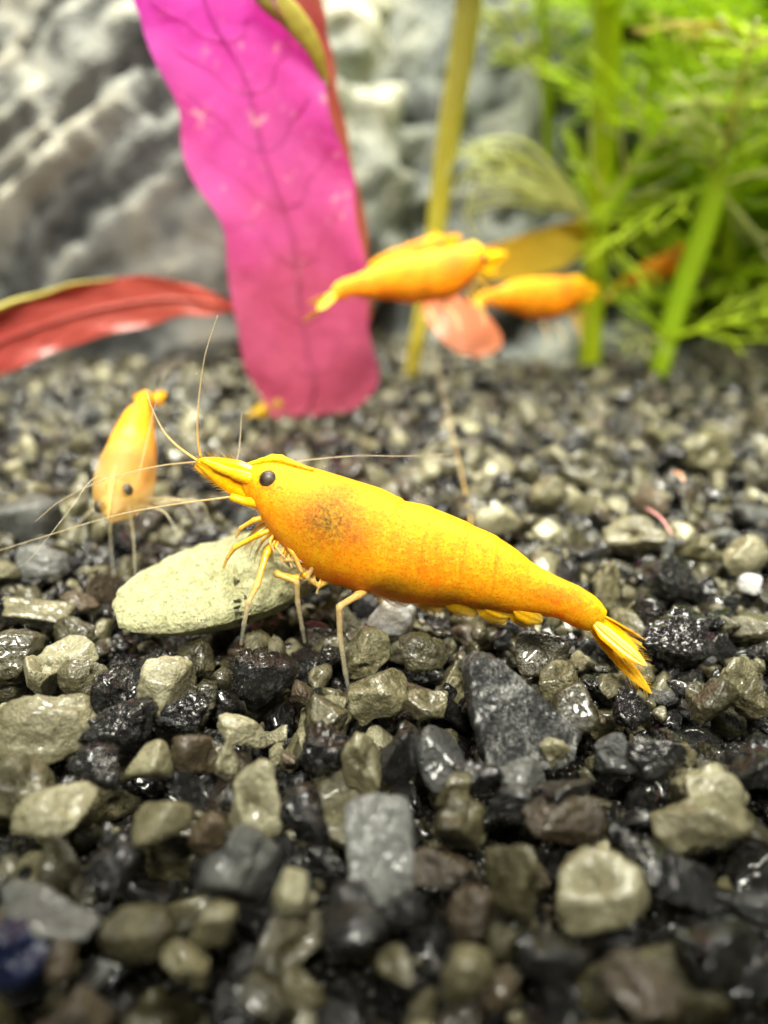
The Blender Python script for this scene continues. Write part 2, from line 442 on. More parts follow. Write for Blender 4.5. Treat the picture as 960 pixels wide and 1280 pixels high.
# stones that can be picked out in the photograph: x, y, width, height (photo pixels), stone, shape
KEY = [(88, 822, 70, 48, 'cream', 'chip'), (48, 847, 38, 58, 'cream', 'chip'), (60, 907, 128, 88, 'cream', 'chip'), (188, 950, 52, 46, 'cream', 'round'),
 (240, 945, 62, 60, 'brown', 'chip'), (285, 950, 28, 54, 'cream', 'chip'), (303, 913, 62, 32, 'cream', 'chip'), (20, 980, 84, 72, 'olive', 'chip'),
 (67, 1012, 95, 52, 'cream', 'chip'), (200, 1028, 74, 78, 'cream', 'round'), (13, 820, 76, 62, 'olive', 'chip'), (150, 905, 92, 70, 'black', 'grit'),
 (473, 867, 74, 62, 'olive', 'chip'), (533, 883, 58, 50, 'olive', 'chip'), (408, 903, 52, 56, 'olive', 'chip'), (452, 952, 46, 70, 'cream', 'chip'),
 (502, 945, 52, 76, 'black', 'chip'), (553, 947, 56, 76, 'grey', 'round'), (457, 813, 62, 56, 'olive', 'chip'), (527, 813, 64, 46, 'olive', 'chip'),
 (332, 847, 84, 80, 'black', 'grit'), (378, 867, 28, 38, 'brown', 'chip'), (323, 1000, 68, 84, 'cream', 'chip'), (410, 940, 60, 70, 'black', 'grit'),
 (716, 889, 74, 62, 'olive', 'round'), (682, 814, 78, 48, 'olive', 'chip'), (696, 851, 48, 46, 'olive', 'chip'), (770, 943, 54, 42, 'grey', 'chip'),
 (784, 882, 48, 50, 'black', 'grit'), (840, 800, 92, 64, 'black', 'grit'), (922, 851, 62, 58, 'cream', 'chip'), (890, 876, 58, 62, 'olive', 'chip'),
 (940, 872, 44, 50, 'olive', 'chip'), (883, 990, 82, 70, 'cream', 'chip'), (874, 1028, 112, 66, 'cream', 'chip'), (940, 1032, 62, 52, 'olive', 'chip'),
 (705, 1026, 98, 48, 'brown', 'chip'), (709, 990, 84, 36, 'black', 'grit'), (945, 960, 74, 64, 'black', 'chip'), (300, 1085, 102, 86, 'grey', 'chip'),
 (365, 1117, 46, 56, 'cream', 'round'), (175, 1168, 92, 62, 'olive', 'chip'), (265, 1155, 62, 56, 'olive', 'chip'), (60, 1138, 132, 60, 'grey', 'chip'),
 (18, 1195, 84, 92, 'blue', 'chip'), (75, 1078, 48, 62, 'olive', 'chip'), (230, 1210, 62, 52, 'olive', 'chip'), (330, 1255, 62, 60, 'olive', 'chip'),
 (80, 1200, 34, 52, 'brown', 'chip'), (100, 1268, 74, 44, 'brown', 'chip'), (575, 1028, 68, 58, 'olive', 'chip'), (639, 1095, 66, 100, 'olive', 'chip'),
 (748, 1115, 112, 84, 'cream', 'chip'), (552, 1085, 86, 26, 'brown', 'chip'), (592, 1140, 62, 52, 'brown', 'chip'), (580, 1215, 72, 80, 'olive', 'chip'),
 (493, 1213, 48, 42, 'olive', 'chip'), (797, 1235, 92, 52, 'brown', 'chip'), (622, 650, 56, 42, 'cream', 'round'), (685, 614, 48, 42, 'olive', 'chip'),
 (735, 590, 66, 42, 'olive', 'chip'), (793, 672, 66, 44, 'olive', 'chip'), (880, 560, 76, 46, 'olive', 'chip'), (930, 692, 58, 48, 'cream', 'chip'),
 (838, 568, 42, 36, 'black', 'grit'), (835, 718, 82, 52, 'black', 'grit'), (758, 732, 38, 62, 'olive', 'chip'), (935, 727, 34, 24, 'white', 'round'),
 (33, 646, 82, 60, 'grey', 'round'), (50, 767, 78, 48, 'olive', 'chip'), (100, 752, 48, 24, 'brown', 'chip'), (96, 790, 54, 36, 'olive', 'chip'),
 (55, 702, 62, 42, 'grey', 'chip'), (820, 950, 80, 60, 'black', 'grit'), (640, 1000, 60, 46, 'black', 'grit'), (230, 895, 62, 50, 'black', 'grit'),
 (120, 960, 70, 50, 'black', 'grit'), (380, 1020, 60, 70, 'black', 'grit'), (260, 1040, 46, 50, 'brown', 'chip'), (440, 1160, 90, 70, 'black', 'grit'),
 (840, 1100, 110, 80, 'black', 'grit'), (690, 1200, 90, 70, 'black', 'grit'), (900, 1190, 120, 90, 'black', 'grit'), (140, 1090, 66, 60, 'black', 'grit'),
 (598, 972, 62, 44, 'black', 'grit'), (655, 972, 66, 48, 'grey', 'chip'), (566, 985, 46, 40, 'olive', 'chip'), (440, 1128, 60, 44, 'black', 'grit'), (506, 1132, 56, 46, 'black', 'grit'), (690, 940, 40, 40, 'cream', 'chip')]
def key_place(px, py, w, h, zc):
    p = at_z(px, py, zc); s = FPX/depth_of(p); return p, w/2/s, h/2/s
# big stones that are things of their own reserve their room first
RESERVE = [(285, 735, 275, .2, 5.6), (640, 890, 150, .4, 3.2), (471, 1050, 84, .2, 2.2), (490, 777, 62, .2, 1.4)]
for (px, py, w, zc, kr) in RESERVE:
    p = at_z(px, py, zc); KEYS.append((p[0], p[1], kr))
for (px, py, w, h, mat, kind) in KEY:
    zc = rng.uniform(-.45, .15); p, a, c = key_place(px, py, w, h, zc)
    b = (a+c)/2*rng.uniform(.85, 1.1); c = c*1.02
    yaw = rng.choice([0, math.pi])+rng.uniform(-.35, .35)
    stones.append(dict(kind=kind, i=rng.randint(NPROTO[kind]), mat=mat, loc=tuple(p), scale=(a*1.06, b, c*1.06), rot=(rng.uniform(-.55, .05), rng.randn()*.15, yaw), key=True))
    raise_h(p[0], p[1], zc, a, b, c*.95, yaw); KEYS.append((p[0], p[1], (a+b)/2))
drop(-.55, 12000, .95, 1.15, True)
drop(-.9, 5000, .6, .6, True)
drop(-1.2, 5000, .36, .2, True)

# which stones show largest
def seen(s):
    x, y, z = s['loc']; px, py = pix_of(s['loc'])
    if not (-15 < px < 975 and 440 < py < 1295): return 0
    i, j = int((x-GX0)/GS), int((y-GY0)/GS)
    top = z+s['scale'][2]*.9
    hid = H[i, j]-top
    return max(s['scale'])*FPX/depth_of(s['loc'])*(1 if hid < .35 else .15)
for s in stones: s['seen'] = 1e6 if s['key'] else seen(s)
order = sorted(range(len(stones)), key=lambda k: -stones[k]['seen'])
single = set(order[:300])

mb = MB(); xs = np.linspace(-170, 170, 120); ys = np.linspace(-4, 332, 120)
G = np.array([[(x, y, 0) for x in xs] for y in ys]); G[..., 2] = -4.2+.35*fbm(G*.6, 3)
inw = np.array([[wedge(x, y) and 8 < y < 148 for x in xs] for y in ys])
G[..., 2] += np.where(inw, 0, 3.2+.5*fbm(G*.9+4, 2))
mb.grid(G); bed = mb.build('gravel_bed', M['sand']); bed['kind'] = 'structure'
for k in sorted(single):
    s = stones[k]; sub = 5 if s['key'] or s['seen'] > 26 else 4
    o = link('stone', proto_mesh(s['kind'], s['i'], sub, s['mat']), None, bed)
    o.location = Vector(s['loc'])*MM; o.scale = s['scale']; o.rotation_euler = s['rot']
def stone_mass(name, ids):
    Vs, Fs, Ms, Rs = [], [], [], []; n = 0; names = ['olive', 'cream', 'black', 'brown', 'grey']
    for k in ids:
        s = stones[k]; y = s['loc'][1]; sub = 4 if y < 34 else (3 if y < 85 else 2)
        if s['seen'] < 1: sub = 2 if y > 60 else 3
        P, F = PROTO[s['kind'], s['i'], sub]
        Rm = np.array(Euler(s['rot']).to_matrix())
        Vs.append(((P*np.array(s['scale']))@Rm.T+np.array(s['loc']))*MM); Fs.append(F+n); n += len(P)
        Ms.append(np.full(len(F), names.index(s['mat']))); Rs.append(np.full(len(P), rng.rand()))
    V = np.vstack(Vs); F = np.vstack(Fs); me = bpy.data.meshes.new(name)
    me.vertices.add(len(V)); me.vertices.foreach_set('co', V.ravel())
    me.loops.add(F.size); me.loops.foreach_set('vertex_index', F.ravel().astype(np.int32))
    me.polygons.add(len(F)); me.polygons.foreach_set('loop_start', np.arange(0, F.size, 3, dtype=np.int32))
    me.update(calc_edges=True)
    for q in names: me.materials.append(M[q])
    me.polygons.foreach_set('material_index', np.concatenate(Ms).astype(np.int32))
    me.polygons.foreach_set('use_smooth', np.ones(len(F), bool))
    at = me.attributes.new('rnd', 'FLOAT', 'POINT'); at.data.foreach_set('value', np.concatenate(Rs).astype(np.float32))
    o = link(name, me, None, bed); o['kind'] = 'stuff'; return len(F)
tri = stone_mass('gravel', [k for k in range(len(stones)) if k not in single])
print('stones', len(stones), 'mass tris', tri)

# ---- the big stones
def plane_stone(name, planes, p, mat, noise, label, sub=7, nf=1.0, nseed=0):
    V, F = ICO[sub]; nrm = np.array([q[:3] for q in planes], float); L = np.linalg.norm(nrm, axis=1); nrm /= L[:, None]
    d = np.array([q[3] for q in planes]); q = np.maximum(V@nrm.T, 0)/d
    P = V*(np.sum(q**p, axis=1))[:, None]**(-1/p)
    P = P*(1+noise*fbm(P*.5*nf+nseed, 4)+noise*.35*fbm(P*2.2*nf+nseed, 3))[:, None]
    m = MB(); m.add(P, F.tolist()); o = m.build(name, mat); return tag(o, label, 'stone')
def outline_planes(pts, thick):
    """convex outline in local x/z (mm), slab thick in y"""
    pts = np.array(pts, float); c = pts.mean(0); pts = pts-c; out = []
    for k in range(len(pts)):
        a, b = pts[k], pts[(k+1) % len(pts)]; e = b-a; n = np.array([e[1], -e[0]]); n /= np.linalg.norm(n); d = n@a
        if d < 0: n, d = -n, -d
        out.append((n[0], 0, n[1], d))
    return out+[(0.05, -1, .12, thick*.5), (0, 1, 0, thick*.55)]
# pointed grey slate
ol = [(-2.9, 2.2), (-2.2, 3.1), (-1.2, 2.8), (3.1, -1.4), (2.7, -2.8), (-1.9, -3.2), (-2.7, -.6)]
o = plane_stone('pointed_stone', outline_planes(ol, 3.4), 30, M['pointed'], .085, 'dark grey pointed slate stone with pale streaks standing below the main shrimp', nseed=4)
p = at_z(632, 884, .6); o.location = Vector(p)*MM; o.scale = (.94,)*3; o.rotation_euler = (math.radians(-30), 0, math.radians(4))
# grey block
ol = [(-1.6, 2.1), (-.9, 2.5), (1.5, 2.4), (1.75, 1.6), (1.5, -2.3), (-1.2, -2.5), (-1.5, -.4)]
o = plane_stone('block_stone', outline_planes(ol, 2.6), 18, M['block'], .075, 'pale grey square-ended block of stone below the pointed slate', nseed=9)
p = at_z(471, 1048, .2); o.location = Vector(p)*MM; o.scale = (.86,)*3; o.rotation_euler = (math.radians(-42), math.radians(-2), math.radians(2))
# white pebble
P0, F0 = PROTO['round', 2, 5]; m = MB(); m.add(P0, F0.tolist()); o = m.build('white_pebble', M['white'])
p, a, c = key_place(490, 777, 62, 54, .1); o.location = Vector(p)*MM; o.scale = (a, a*.85, c)
tag(o, 'milky white rounded pebble under the belly of the main shrimp', 'pebble')
# notched pale stone
P0, F0 = PROTO['chip', 5, 5]; m = MB(); m.add(P0, F0.tolist()); o = m.build('notched_stone', M['cream'])
p, a, c = key_place(214, 860, 82, 78, .2); o.location = Vector(p)*MM; o.scale = (a*1.05, a*.9, c*1.05); o.rotation_euler = (-.3, .35, .3)
tag(o, 'smooth beige notched stone lying in front of the pale flat stone', 'stone')
# pale flat stone that the shrimp stands over
V, F = ICO[7]
q = np.abs(V[:, 0]/7.7)**2.2+np.abs(V[:, 1]/4.3)**2.2
R = (q**(3.6/2.2)+np.abs(V[:, 2]/1.45)**3.6)**(-1/3.6)
P = V*R[:, None]
P[:, 0] += .25*P[:, 1]*(P[:, 0] > 0)
P = P*(1+.05*fbm(P*.28, 3))[:, None]; P[:, :2] *= (1+.035*fbm(P*[.9, .9, .2]+6, 4))[:, None]
top = np.clip(V[:, 2]*4, 0, 1)
P[:, 2] += top*(.34*fbm(P*.45+3, 3)+.16*fbm(P*2.2+5, 3)+.10*fbm(P*5+1, 2))
dn = np.clip(-P[:, 2]/1.45, 0, 1); P[:, :2] *= (1-.42*dn)[:, None]; P[:, 2] = np.where(P[:, 2] < 0, P[:, 2]*1.7, P[:, 2]*.75)
m = MB(); m.add(P, F.tolist()); o = m.build('flat_stone', M['pale'])
p = at_z(298, 722, 2.3); o.location = Vector(p)*MM; o.rotation_euler = Euler((math.radians(6), math.radians(-9), math.radians(20)))
tag(o, 'pale yellow-green rough flat stone lying under the front legs of the main shrimp', 'stone')

# ---------------------------------------------------------------- the main shrimp: its own plane, head left, tail right and nearer
HD = at_y(245, 576, 43.0); TL = at_y(812, 865, 36.0)
U = TL-HD; U[2] = 0; U /= np.linalg.norm(U); YAW = math.atan2(U[1], U[0]); BK = np.array([-U[1], U[0], 0])
O = (HD+TL)/2; O[2] = 0
def loc(px, py, off=0.0):
    """photo pixel -> shrimp coordinates on the plane lying off mm nearer than the body's middle"""
    d = ray(px, py); c = np.array([0, 0, CAMZ]); t = ((O-BK*off-c)@BK)/(d@BK); p = c+d*t-O
    return np.array([p@U, -off, p[2]])
ST = [(299, 589, 303, 618), (310, 583, 312, 626), (324, 578, 326, 636), (345, 575, 341, 656), (376, 584, 360, 680), (425, 599, 398, 714), (470, 614, 440, 729),
      (496, 627, 474, 740), (522, 633, 505, 748), (550, 642, 535, 753), (585, 657, 572, 754), (614, 670, 604, 760), (639, 685, 638, 765),
      (664, 704, 666, 768), (693, 720, 695, 771), (727, 736, 722, 784), (747, 749, 737, 788), (759, 764, 748, 789)]
TOP = np.array([loc(a, b) for a, b, _, _ in ST]); BOT = np.array([loc(c, d) for _, _, c, d in ST])
WID = np.array([.70, .78, .84, .86, .84, .82, .80, .76, .72, .70, .68, .66, .64, .62, .60, .58, .56, .50])
NS, NR = 220, 40
S = np.linspace(0, len(ST)-1, NS); tp = spline(TOP, NS); bt = spline(BOT, NS); wd = np.interp(S, range(len(ST)), WID)
TH = np.arange(NR)*2*math.pi/NR
c_, s_ = np.cos(TH), np.sin(TH)
G = np.zeros((NS, NR, 3)); AT = np.zeros((NS, NR))
SEG = [8.7, 10.1, 11.4, 12.9, 15.1]
for i in range(NS):
    cen = (tp[i]+bt[i])/2; h = (tp[i]-bt[i])/2; hl = np.linalg.norm(h); w = hl*wd[i]
    grow = np.ones(NR)
    low = np.clip(-c_, 0, 1)
    sb = 7.15+.35*np.abs(s_)**2-1.1*low**2          # rear edge of the carapace
    ds = S[i]-sb
    grow = grow+np.where(ds < 0, .045*np.clip(1+ds/1.8, 0, 1)*np.clip(-ds/.16, 0, 1)**.6, 0)
    for e in SEG:
        dd = S[i]-(e-.35*low)
        grow = grow+np.where((dd < 0) & (dd > -1.3), .028*np.clip(1+dd/1.3, 0, 1)**1.5*np.clip(-dd/.22, 0, 1)**.6, 0)
    sx = np.sign(s_)*np.abs(s_)**.9
    belly = 1-.18*np.clip(-c_, 0, 1)**3
    G[i] = cen+(h[None]*(c_*grow)[:, None])+np.stack([np.zeros(NR), w*sx*grow*belly*(1-.10*np.clip(c_, 0, 1)**2), np.zeros(NR)], -1)
for (px, py, rx, ry, st) in [(425, 630, 50, 38, 1.0), (448, 640, 34, 30, .8), (400, 612, 40, 12, .4), (505, 715, 34, 20, .75), (560, 730, 40, 18, .6), (610, 745, 40, 16, .6), (655, 762, 34, 12, .75), (690, 735, 45, 10, .5), (480, 650, 60, 20, .15), (440, 722, 22, 7, .6)]:
    cc = loc(px, py); k = 44.6/FPX
    AT = np.maximum(AT, st*np.exp(-(((G[..., 0]-cc[0])/(rx*k))**2+((G[..., 2]-cc[2])/(ry*k))**2)))
for i in range(NS):
    for e in SEG: AT[i] = np.maximum(AT[i], .30*np.exp(-((S[i]-(e-.35*np.clip(-c_, 0, 1)))/.07)**2))
mb = MB(); mb.grid(G, True, AT)
b0 = 0; mb.f.append(tuple(range(NR))[::-1]); mb.f.append(tuple((NS-1)*NR+j for j in range(NR)))
root = empty('shrimp', O, 'large sharp yellow-orange shrimp walking over gravel with its head above the pale flat stone', 'shrimp'); root.rotation_euler = (0, 0, YAW)
mb.build('body', M['shrimp'], root)

def blade(base, tip, width, normal, bend=0.0, mat='fan', name='tail_blade', parent=None, ribs=True, tip_clear=.75, thick=.05, pointed=.35):
    base, tip = np.array(base, float), np.array(tip, float); ax = tip-base; L = np.linalg.norm(ax); ax /= L
    nn = np.array(normal, float); nn -= ax*(nn@ax); nn /= np.linalg.norm(nn); si = np.cross(ax, nn)
    m, n = 26, 11; t = np.linspace(0, 1, m); q = np.linspace(-1, 1, n)
    prof = width/2*(np.clip(t*3.2+.32, 0, 1)**.7)*np.clip((1-t)/pointed+.04, 0, 1)**.55
    GT = np.zeros((m, n, 3)); GA = np.zeros((m, n))
    for i in range(m):
        z = -.06*width*q*q+(.025*width*np.cos(q*math.pi*3) if ribs else 0)+bend*L*t[i]**2
        GT[i] = base+ax*L*t[i]+si*(prof[i]*q)[:, None]+nn*np.asarray(z)[:, None]
        GA[i] = np.clip((t[i]-.5)/.5, 0, 1)*tip_clear
    b = MB(); b.grid(GT, attr=GA); b.grid((GT-nn*thick)[:, ::-1], attr=GA[:, ::-1])
    # close the rim
    rimA = np.vstack([GT[:, 0], GT[-1, 1:], GT[::-1, -1][1:], GT[0, ::-1][1:]]); b.grid(np.stack([rimA, rimA-nn*thick]), attr=np.full((2, len(rimA)), .3))
    ob = b.build(name, M[mat], parent)
    if mat == 'fan':
        h = MB(); rr_ = np.random.RandomState(int(abs(tip[0])*97) % 999)
        for k in range(22):
            i = 12+int(k*.62); i = min(i, m-1); j = 0 if k % 2 else n-1
            p0 = GT[i, j]; dr = ax*1.0+si*(.5 if j else -.5)+rr_.randn(3)*.08
            h.tube(np.array([p0, p0+dr*.22, p0+dr*.4]), [.016, .012, .004], 4, attr=np.full(3, 1.0))
        h.build('hair_fringe', M['fan'], ob)
    return ob
nf = (0, -1, .35)
blade(loc(739, 783, .3), loc(813, 866, 1.0), .75, (.25, -1, .5), parent=root, bend=.03)
blade(loc(744, 779, .6), loc(807, 832, 1.5), .95, (.3, -.8, .7), parent=root, bend=.03)
blade(loc(752, 770, 0), loc(797, 812, 0), 1.0, (.6, -.2, .9), name='telson', parent=root, bend=.02)
blade(loc(752, 770, -.5), loc(801, 806, -1.3), 1.2, (.4, .4, .9), parent=root, bend=.03)
blade(loc(754, 768, -.3), loc(799, 796, -1.8), 1.1, (.4, .7, .8), parent=root, bend=.02)

# head: antennal scales, peduncles, rostrum, eyes
for off in (.75, -.55):
    blade(loc(326, 612, off*1.1), loc(246, 577, off*.7), 2.1, (.1, -1, .25) if off > 0 else (.1, 1, .25), name='antennal_scale', parent=root, tip_clear=.25, ribs=True, thick=.12, pointed=.6)
    b = MB(); P = spline([loc(330, 628, off*1.3), loc(308, 627, off*1.5), loc(289, 621, off*1.6)], 10)
    b.tube(P, np.interp(np.linspace(0, 1, 10), [0, .4, .42, 1], [.42, .36, .28, .22]), 10); b.build('peduncle', M['leg'], root)
    b = MB(); P = spline([loc(318, 600, off*.9), loc(282, 588, off*.8), loc(252, 575, off*.6)], 14)
    b.tube(P, np.interp(np.linspace(0, 1, 14), [0, .35, .37, .7, .72, 1], [.42, .38, .30, .28, .22, .16]), 10); b.build('peduncle', M['leg'], root)
b = MB(); P = spline([loc(392, 588), loc(362, 577), loc(344, 572), (loc(322, 577)), loc(300, 582), loc(276, 583)], 26)
rr = np.interp(np.linspace(0, 1, 26), [0, .25, .45, .7, 1], [.12, .30, .34, .16, .02]); rr[8:22:3] *= 1.22
b.tube(P, rr, 8, .55); b.build('rostrum', M['shrimp'], root)
for off in (1.08, -1.08):
    V, F = ICO[4]; e = MB(); e.add(V*np.array([.56, .5, .56])+loc(336, 600, off), F.tolist()); e.build('eye', M['eye'], root)
    b = MB(); b.tube(spline([loc(345, 606, off*.35), loc(338, 602, off*.85)], 6), [.45, .5, .5, .5, .48, .44], 10); b.build('eyestalk', M['leg'], root)

def leg(pts, r0, r1, clear0, clear1, parent=root, name='leg', joints=True):
    """pts: (px, py, off) from hip to foot"""
    r0 *= .85; r1 *= .8
    P0 = [loc(*q) for q in pts]; n = 10*(len(P0)-1)+1
    P = np.vstack([P0[k]*(1-t)+P0[k+1]*t for k in range(len(P0)-1) for t in np.linspace(0, 1, 10, endpoint=False)]+[P0[-1]])
    P = np.vstack([P[0], (P[:-2]+2*P[1:-1]+P[2:])/4, P[-1]])
    t = np.linspace(0, 1, len(P)); R = r0*(1-t)**.8+r1*(1-(1-t)**.8)
    if joints:
        for k in range(1, len(P0)-1): R[10*k] *= 1.25; R[10*k-1] *= 1.1; R[10*k+1] *= 1.1
    b = MB(); b.tube(P, R, 9, attr=np.clip(clear0+(clear1-clear0)*np.clip(t*1.35-.2, 0, 1)**1.2, 0, 1)); return b.build(name, M['leg'], parent)
# walking and feeding legs, near side then far side
leg([(340, 645, .9), (318, 650, 1.3), (301, 660, 1.5), (295, 672, 1.5)], .22, .10, 0, .35)
leg([(346, 660, .9), (324, 668, 1.5), (294, 684, 2.0), (285, 696, 2.0), (279, 710, 2.0)], .22, .10, 0, .25)
leg([(352, 665, .7), (334, 690, 1.8), (321, 733, 3.4), (311, 752, 4.0), (305, 780, 4.4), (301, 806, 4.6)], .25, .12, 0, 1.0)
leg([(398, 712, 1.2), (368, 724, 1.9), (345, 717, 2.2), (371, 727, 2.2), (372, 752, 2.2), (378, 786, 2.1), (381, 803, 2.0)], .27, .12, .0, 1.0)
leg([(470, 733, .9), (447, 744, 2.0), (424, 758, 3.0), (425, 797, 3.2), (432, 842, 3.4), (438, 872, 3.6)], .28, .13, .3, 1.0)
leg([(420, 722, 1.0), (398, 732, 1.8), (384, 722, 2.2), (396, 700, 2.0), (404, 722, 1.6)], .22, .10, .2, .7)
leg([(342, 652, -.9), (322, 660, -1.4), (312, 676, -1.6), (306, 688, -1.6)], .2, .09, .1, .5)
leg([(352, 668, -.8), (338, 690, -1.7), (330, 724, -2.2), (336, 742, -2.2)], .24, .10, .1, .8)
leg([(370, 684, -1.0), (356, 700, -2.2), (352, 716, -2.8), (345, 730, -3.0)], .24, .10, .2, .9)
leg([(430, 724, -1.2), (420, 730, -2.6), (423, 745, -3.4), (421, 772, -3.6)], .24, .11, .4, 1.0)
leg([(480, 738, -1.0), (474, 748, -2.4), (486, 770, -3.2), (488, 790, -3.4)], .24, .11, .4, 1.0)
# claws that fold under the mouth
leg([(362, 676, 1.1), (352, 700, 1.8), (372, 700, 2.0), (392, 706, 1.9)], .2, .09, .1, .9)
leg([(366, 680, 1.2), (386, 690, 1.9), (402, 702, 2.0), (414, 716, 1.9)], .18, .08, .4, 1.0)
leg([(350, 668, 1.1), (366, 690, 2.0), (378, 716, 2.2)], .22, .12, 0, .3)
for k in range(9):
    a_ = k/8; x0, y0 = 346+58*a_, 662+52*a_
    leg([(x0, y0, 1.0), (x0-9+5*a_, y0+15, 1.8), (x0-3+6*math.sin(k*2.1), y0+28, 2.0), (x0+5*math.sin(k*1.3), y0+40-14*a_, 1.8)], .12, .045, .1, .9, name='mouth_limb')
for k in range(4):
    leg([(338+5*k, 648+6*k, .5), (322+3*k, 658+9*k, .8), (310+5*k, 672+10*k, .9), (306+6*k, 686+9*k, .8)], .13, .05, .05, .8, name='mouth_limb')
# side plates of the abdomen, see-through at the lower edge
for k, (xa, ya, xb, yb, w_, of_) in enumerate([(496, 724, 506, 759, 2.5, 1.55), (536, 730, 548, 767, 2.6, 1.4), (576, 736, 590, 773, 2.5, 1.25), (614, 746, 630, 781, 2.2, 1.02), (650, 756, 664, 785, 1.7, .78)]):
    for sg in (1, -1):
        blade(loc(xa, ya, sg*of_), loc(xb, yb, sg*of_*.62), w_, (0, -sg, .3), mat='fringe', name='side_plate', parent=root, ribs=False, tip_clear=.95, pointed=.5)
# swimmerets under the abdomen
for k, (px, py) in enumerate([(484, 741), (524, 747), (566, 754), (606, 762), (644, 769)]):
    for off in (.85, -.85):
        blade(loc(px, py-8, off*1.1), loc(px+34, py+8, off*.8), 1.1, (0, -1 if off > 0 else 1, .2), mat='fringe', name='swimmeret', parent=root, ribs=True, tip_clear=.9)
# antennae
def feeler(pts, r0, r1, clear0=.1, name='antenna'):
    P = spline([loc(*q) for q in pts], 12*(len(pts)-1)); t = np.linspace(0, 1, len(P))
    b = MB(); b.tube(P, r0+(r1-r0)*t, 6, attr=np.clip(clear0+t*1.2, 0, 1)); b.build(name, M['antenna'], root)
feeler([(247, 576, .5), (222, 558, .5), (204, 538, .3), (190, 510, 0), (183, 487, -.3)], .085, .035, .1)
feeler([(251, 571, .3), (247, 545, .2), (248, 505, 0), (256, 446, -.5), (272, 394, -1)], .085, .03, .1)
feeler([(247, 577, .5), (196, 583, .8), (133, 599, 1.4), (79, 624, 2.2), (44, 652, 3)], .055, .03, .6)
feeler([(289, 621, 1.1), (208, 632, 2), (142, 645, 2.6), (67, 667, 3.4), (-20, 694, 4)], .065, .035, .5)
feeler([(292, 590, -.6), (299, 560, -1.5), (302, 515, -3)], .045, .025, .7)
feeler([(330, 586, -.9), (370, 577, -2), (440, 570, -3.2), (510, 570, -4), (566, 567, -5)], .045, .02, .8)

# ---------------------------------------------------------------- other shrimps: copies with their parts
BC = np.array([G[110, :, 0].mean(), 0, G[110, :, 2].mean()])
kids = list(root.children)
def other_shrimp(px, py, Y, yaw, pitch, roll, scale, label, skip=()):
    r = empty('shrimp', (0, 0, 0), label, 'shrimp')
    R = Matrix.Rotation(yaw, 3, 'Z')@Matrix.Rotation(pitch, 3, 'Y')@Matrix.Rotation(roll, 3, 'X')
    c = Vector(at_y(px, py, Y))-R@Vector(BC)*scale
    r.location = c*MM; r.rotation_euler = R.to_euler(); r.scale = (scale,)*3
    for k in kids:
        if k.name.split('.')[0] in skip: continue
        q = k.copy(); COL.objects.link(q); q.parent = r
        if k.name.split('.')[0] == 'body': q.material_slots[0].link = 'OBJECT'; q.material_slots[0].material = M['shrimp_deep']
    return r
D = math.radians
lsh = other_shrimp(166, 562, 55, D(96), D(-27), D(3), .80, 'orange shrimp seen head-on with pale belly behind the pale flat stone', ('antenna', 'leg', 'mouth_limb', 'antennal_scale', 'peduncle'))
s_ = Nt('pale_headed_shell'); tc = s_.n('ShaderNodeTexCoord'); sx = s_.n('ShaderNodeSeparateXYZ'); s_.l(tc.outputs['Object'], sx.inputs[0])
hd = s_.math('ADD', s_.math('MULTIPLY', s_.math('ADD', sx.outputs['X'], .0035), 1000/5.0), s_.math('MULTIPLY', s_.noise(.5, 3), .3), True)
s_.set(Base_Color=s_.mix(hd, (.78, .48, .12), (1, .34, .003)), Roughness=.5, Alpha=s_.math('ADD', .36, s_.math('MULTIPLY', hd, .64)), Subsurface_Weight=.6, Subsurface_Radius=(1, .6, .08), Subsurface_Scale=1.2*MM)
for ch in lsh.children:
    if ch.name.split('.')[0] in ('body', 'rostrum', 'eyestalk', 'antennal_scale', 'peduncle'):
        ch.material_slots[0].link = 'OBJECT'; ch.material_slots[0].material = s_.m
linv = (Matrix.Translation(lsh.location)@lsh.rotation_euler.to_matrix().to_4x4()@Matrix.Diagonal((*lsh.scale, 1))).inverted()
for nm, r_, pts in [('leg', .14, [(160, 630, 50), (166, 665, 48), (170, 735, 46)]), ('leg', .13, [(180, 625, 51), (225, 625, 49), (248, 652, 49)]), ('leg', .13, [(185, 630, 51), (250, 628, 51), (262, 668, 51)]), ('leg', .14, [(150, 632, 51), (138, 655, 50), (142, 722, 48)]),
                    ('leg', .13, [(175, 632, 50), (205, 640, 48), (222, 668, 47)]), ('leg', .12, [(148, 625, 52), (112, 640, 51), (84, 672, 50)]), ('antenna', .05, [(160, 600, 47), (120, 596, 44), (85, 640, 41), (42, 694, 39), (20, 712, 38)]), ('antenna', .05, [(172, 600, 48), (205, 470, 54), (228, 455, 58)])]:
    P = np.array([list(linv@(Vector(at_y(*q))*MM)) for q in pts])*1000; P = spline(P, 18)
    b = MB(); b.tube(P, np.linspace(r_, r_*.5, 18), 6, attr=np.linspace(.6, 1, 18)); b.build(nm, M['leg'], lsh)
other_shrimp(512, 348, 80, D(207), D(-8), D(0), .80, 'orange shrimp swimming with its tail against the right edge of the pink leaf', ('antenna', 'side_plate', 'swimmeret'))
other_shrimp(664, 372, 104, D(212), D(-16), D(0), .85, 'orange shrimp between the salmon leaf and the thick upright green stem', ('antenna', 'side_plate', 'swimmeret'))
other_shrimp(818, 338, 136, D(170), D(14), D(0), .7, 'orange shrimp half hidden among the feathery green leaves', ('antenna', 'side_plate', 'swimmeret'))
other_shrimp(496, 331, 98, D(160), D(6), D(0), .6, 'small orange shrimp hidden behind the back of the swimming orange shrimp', ('antenna', 'side_plate', 'swimmeret'))

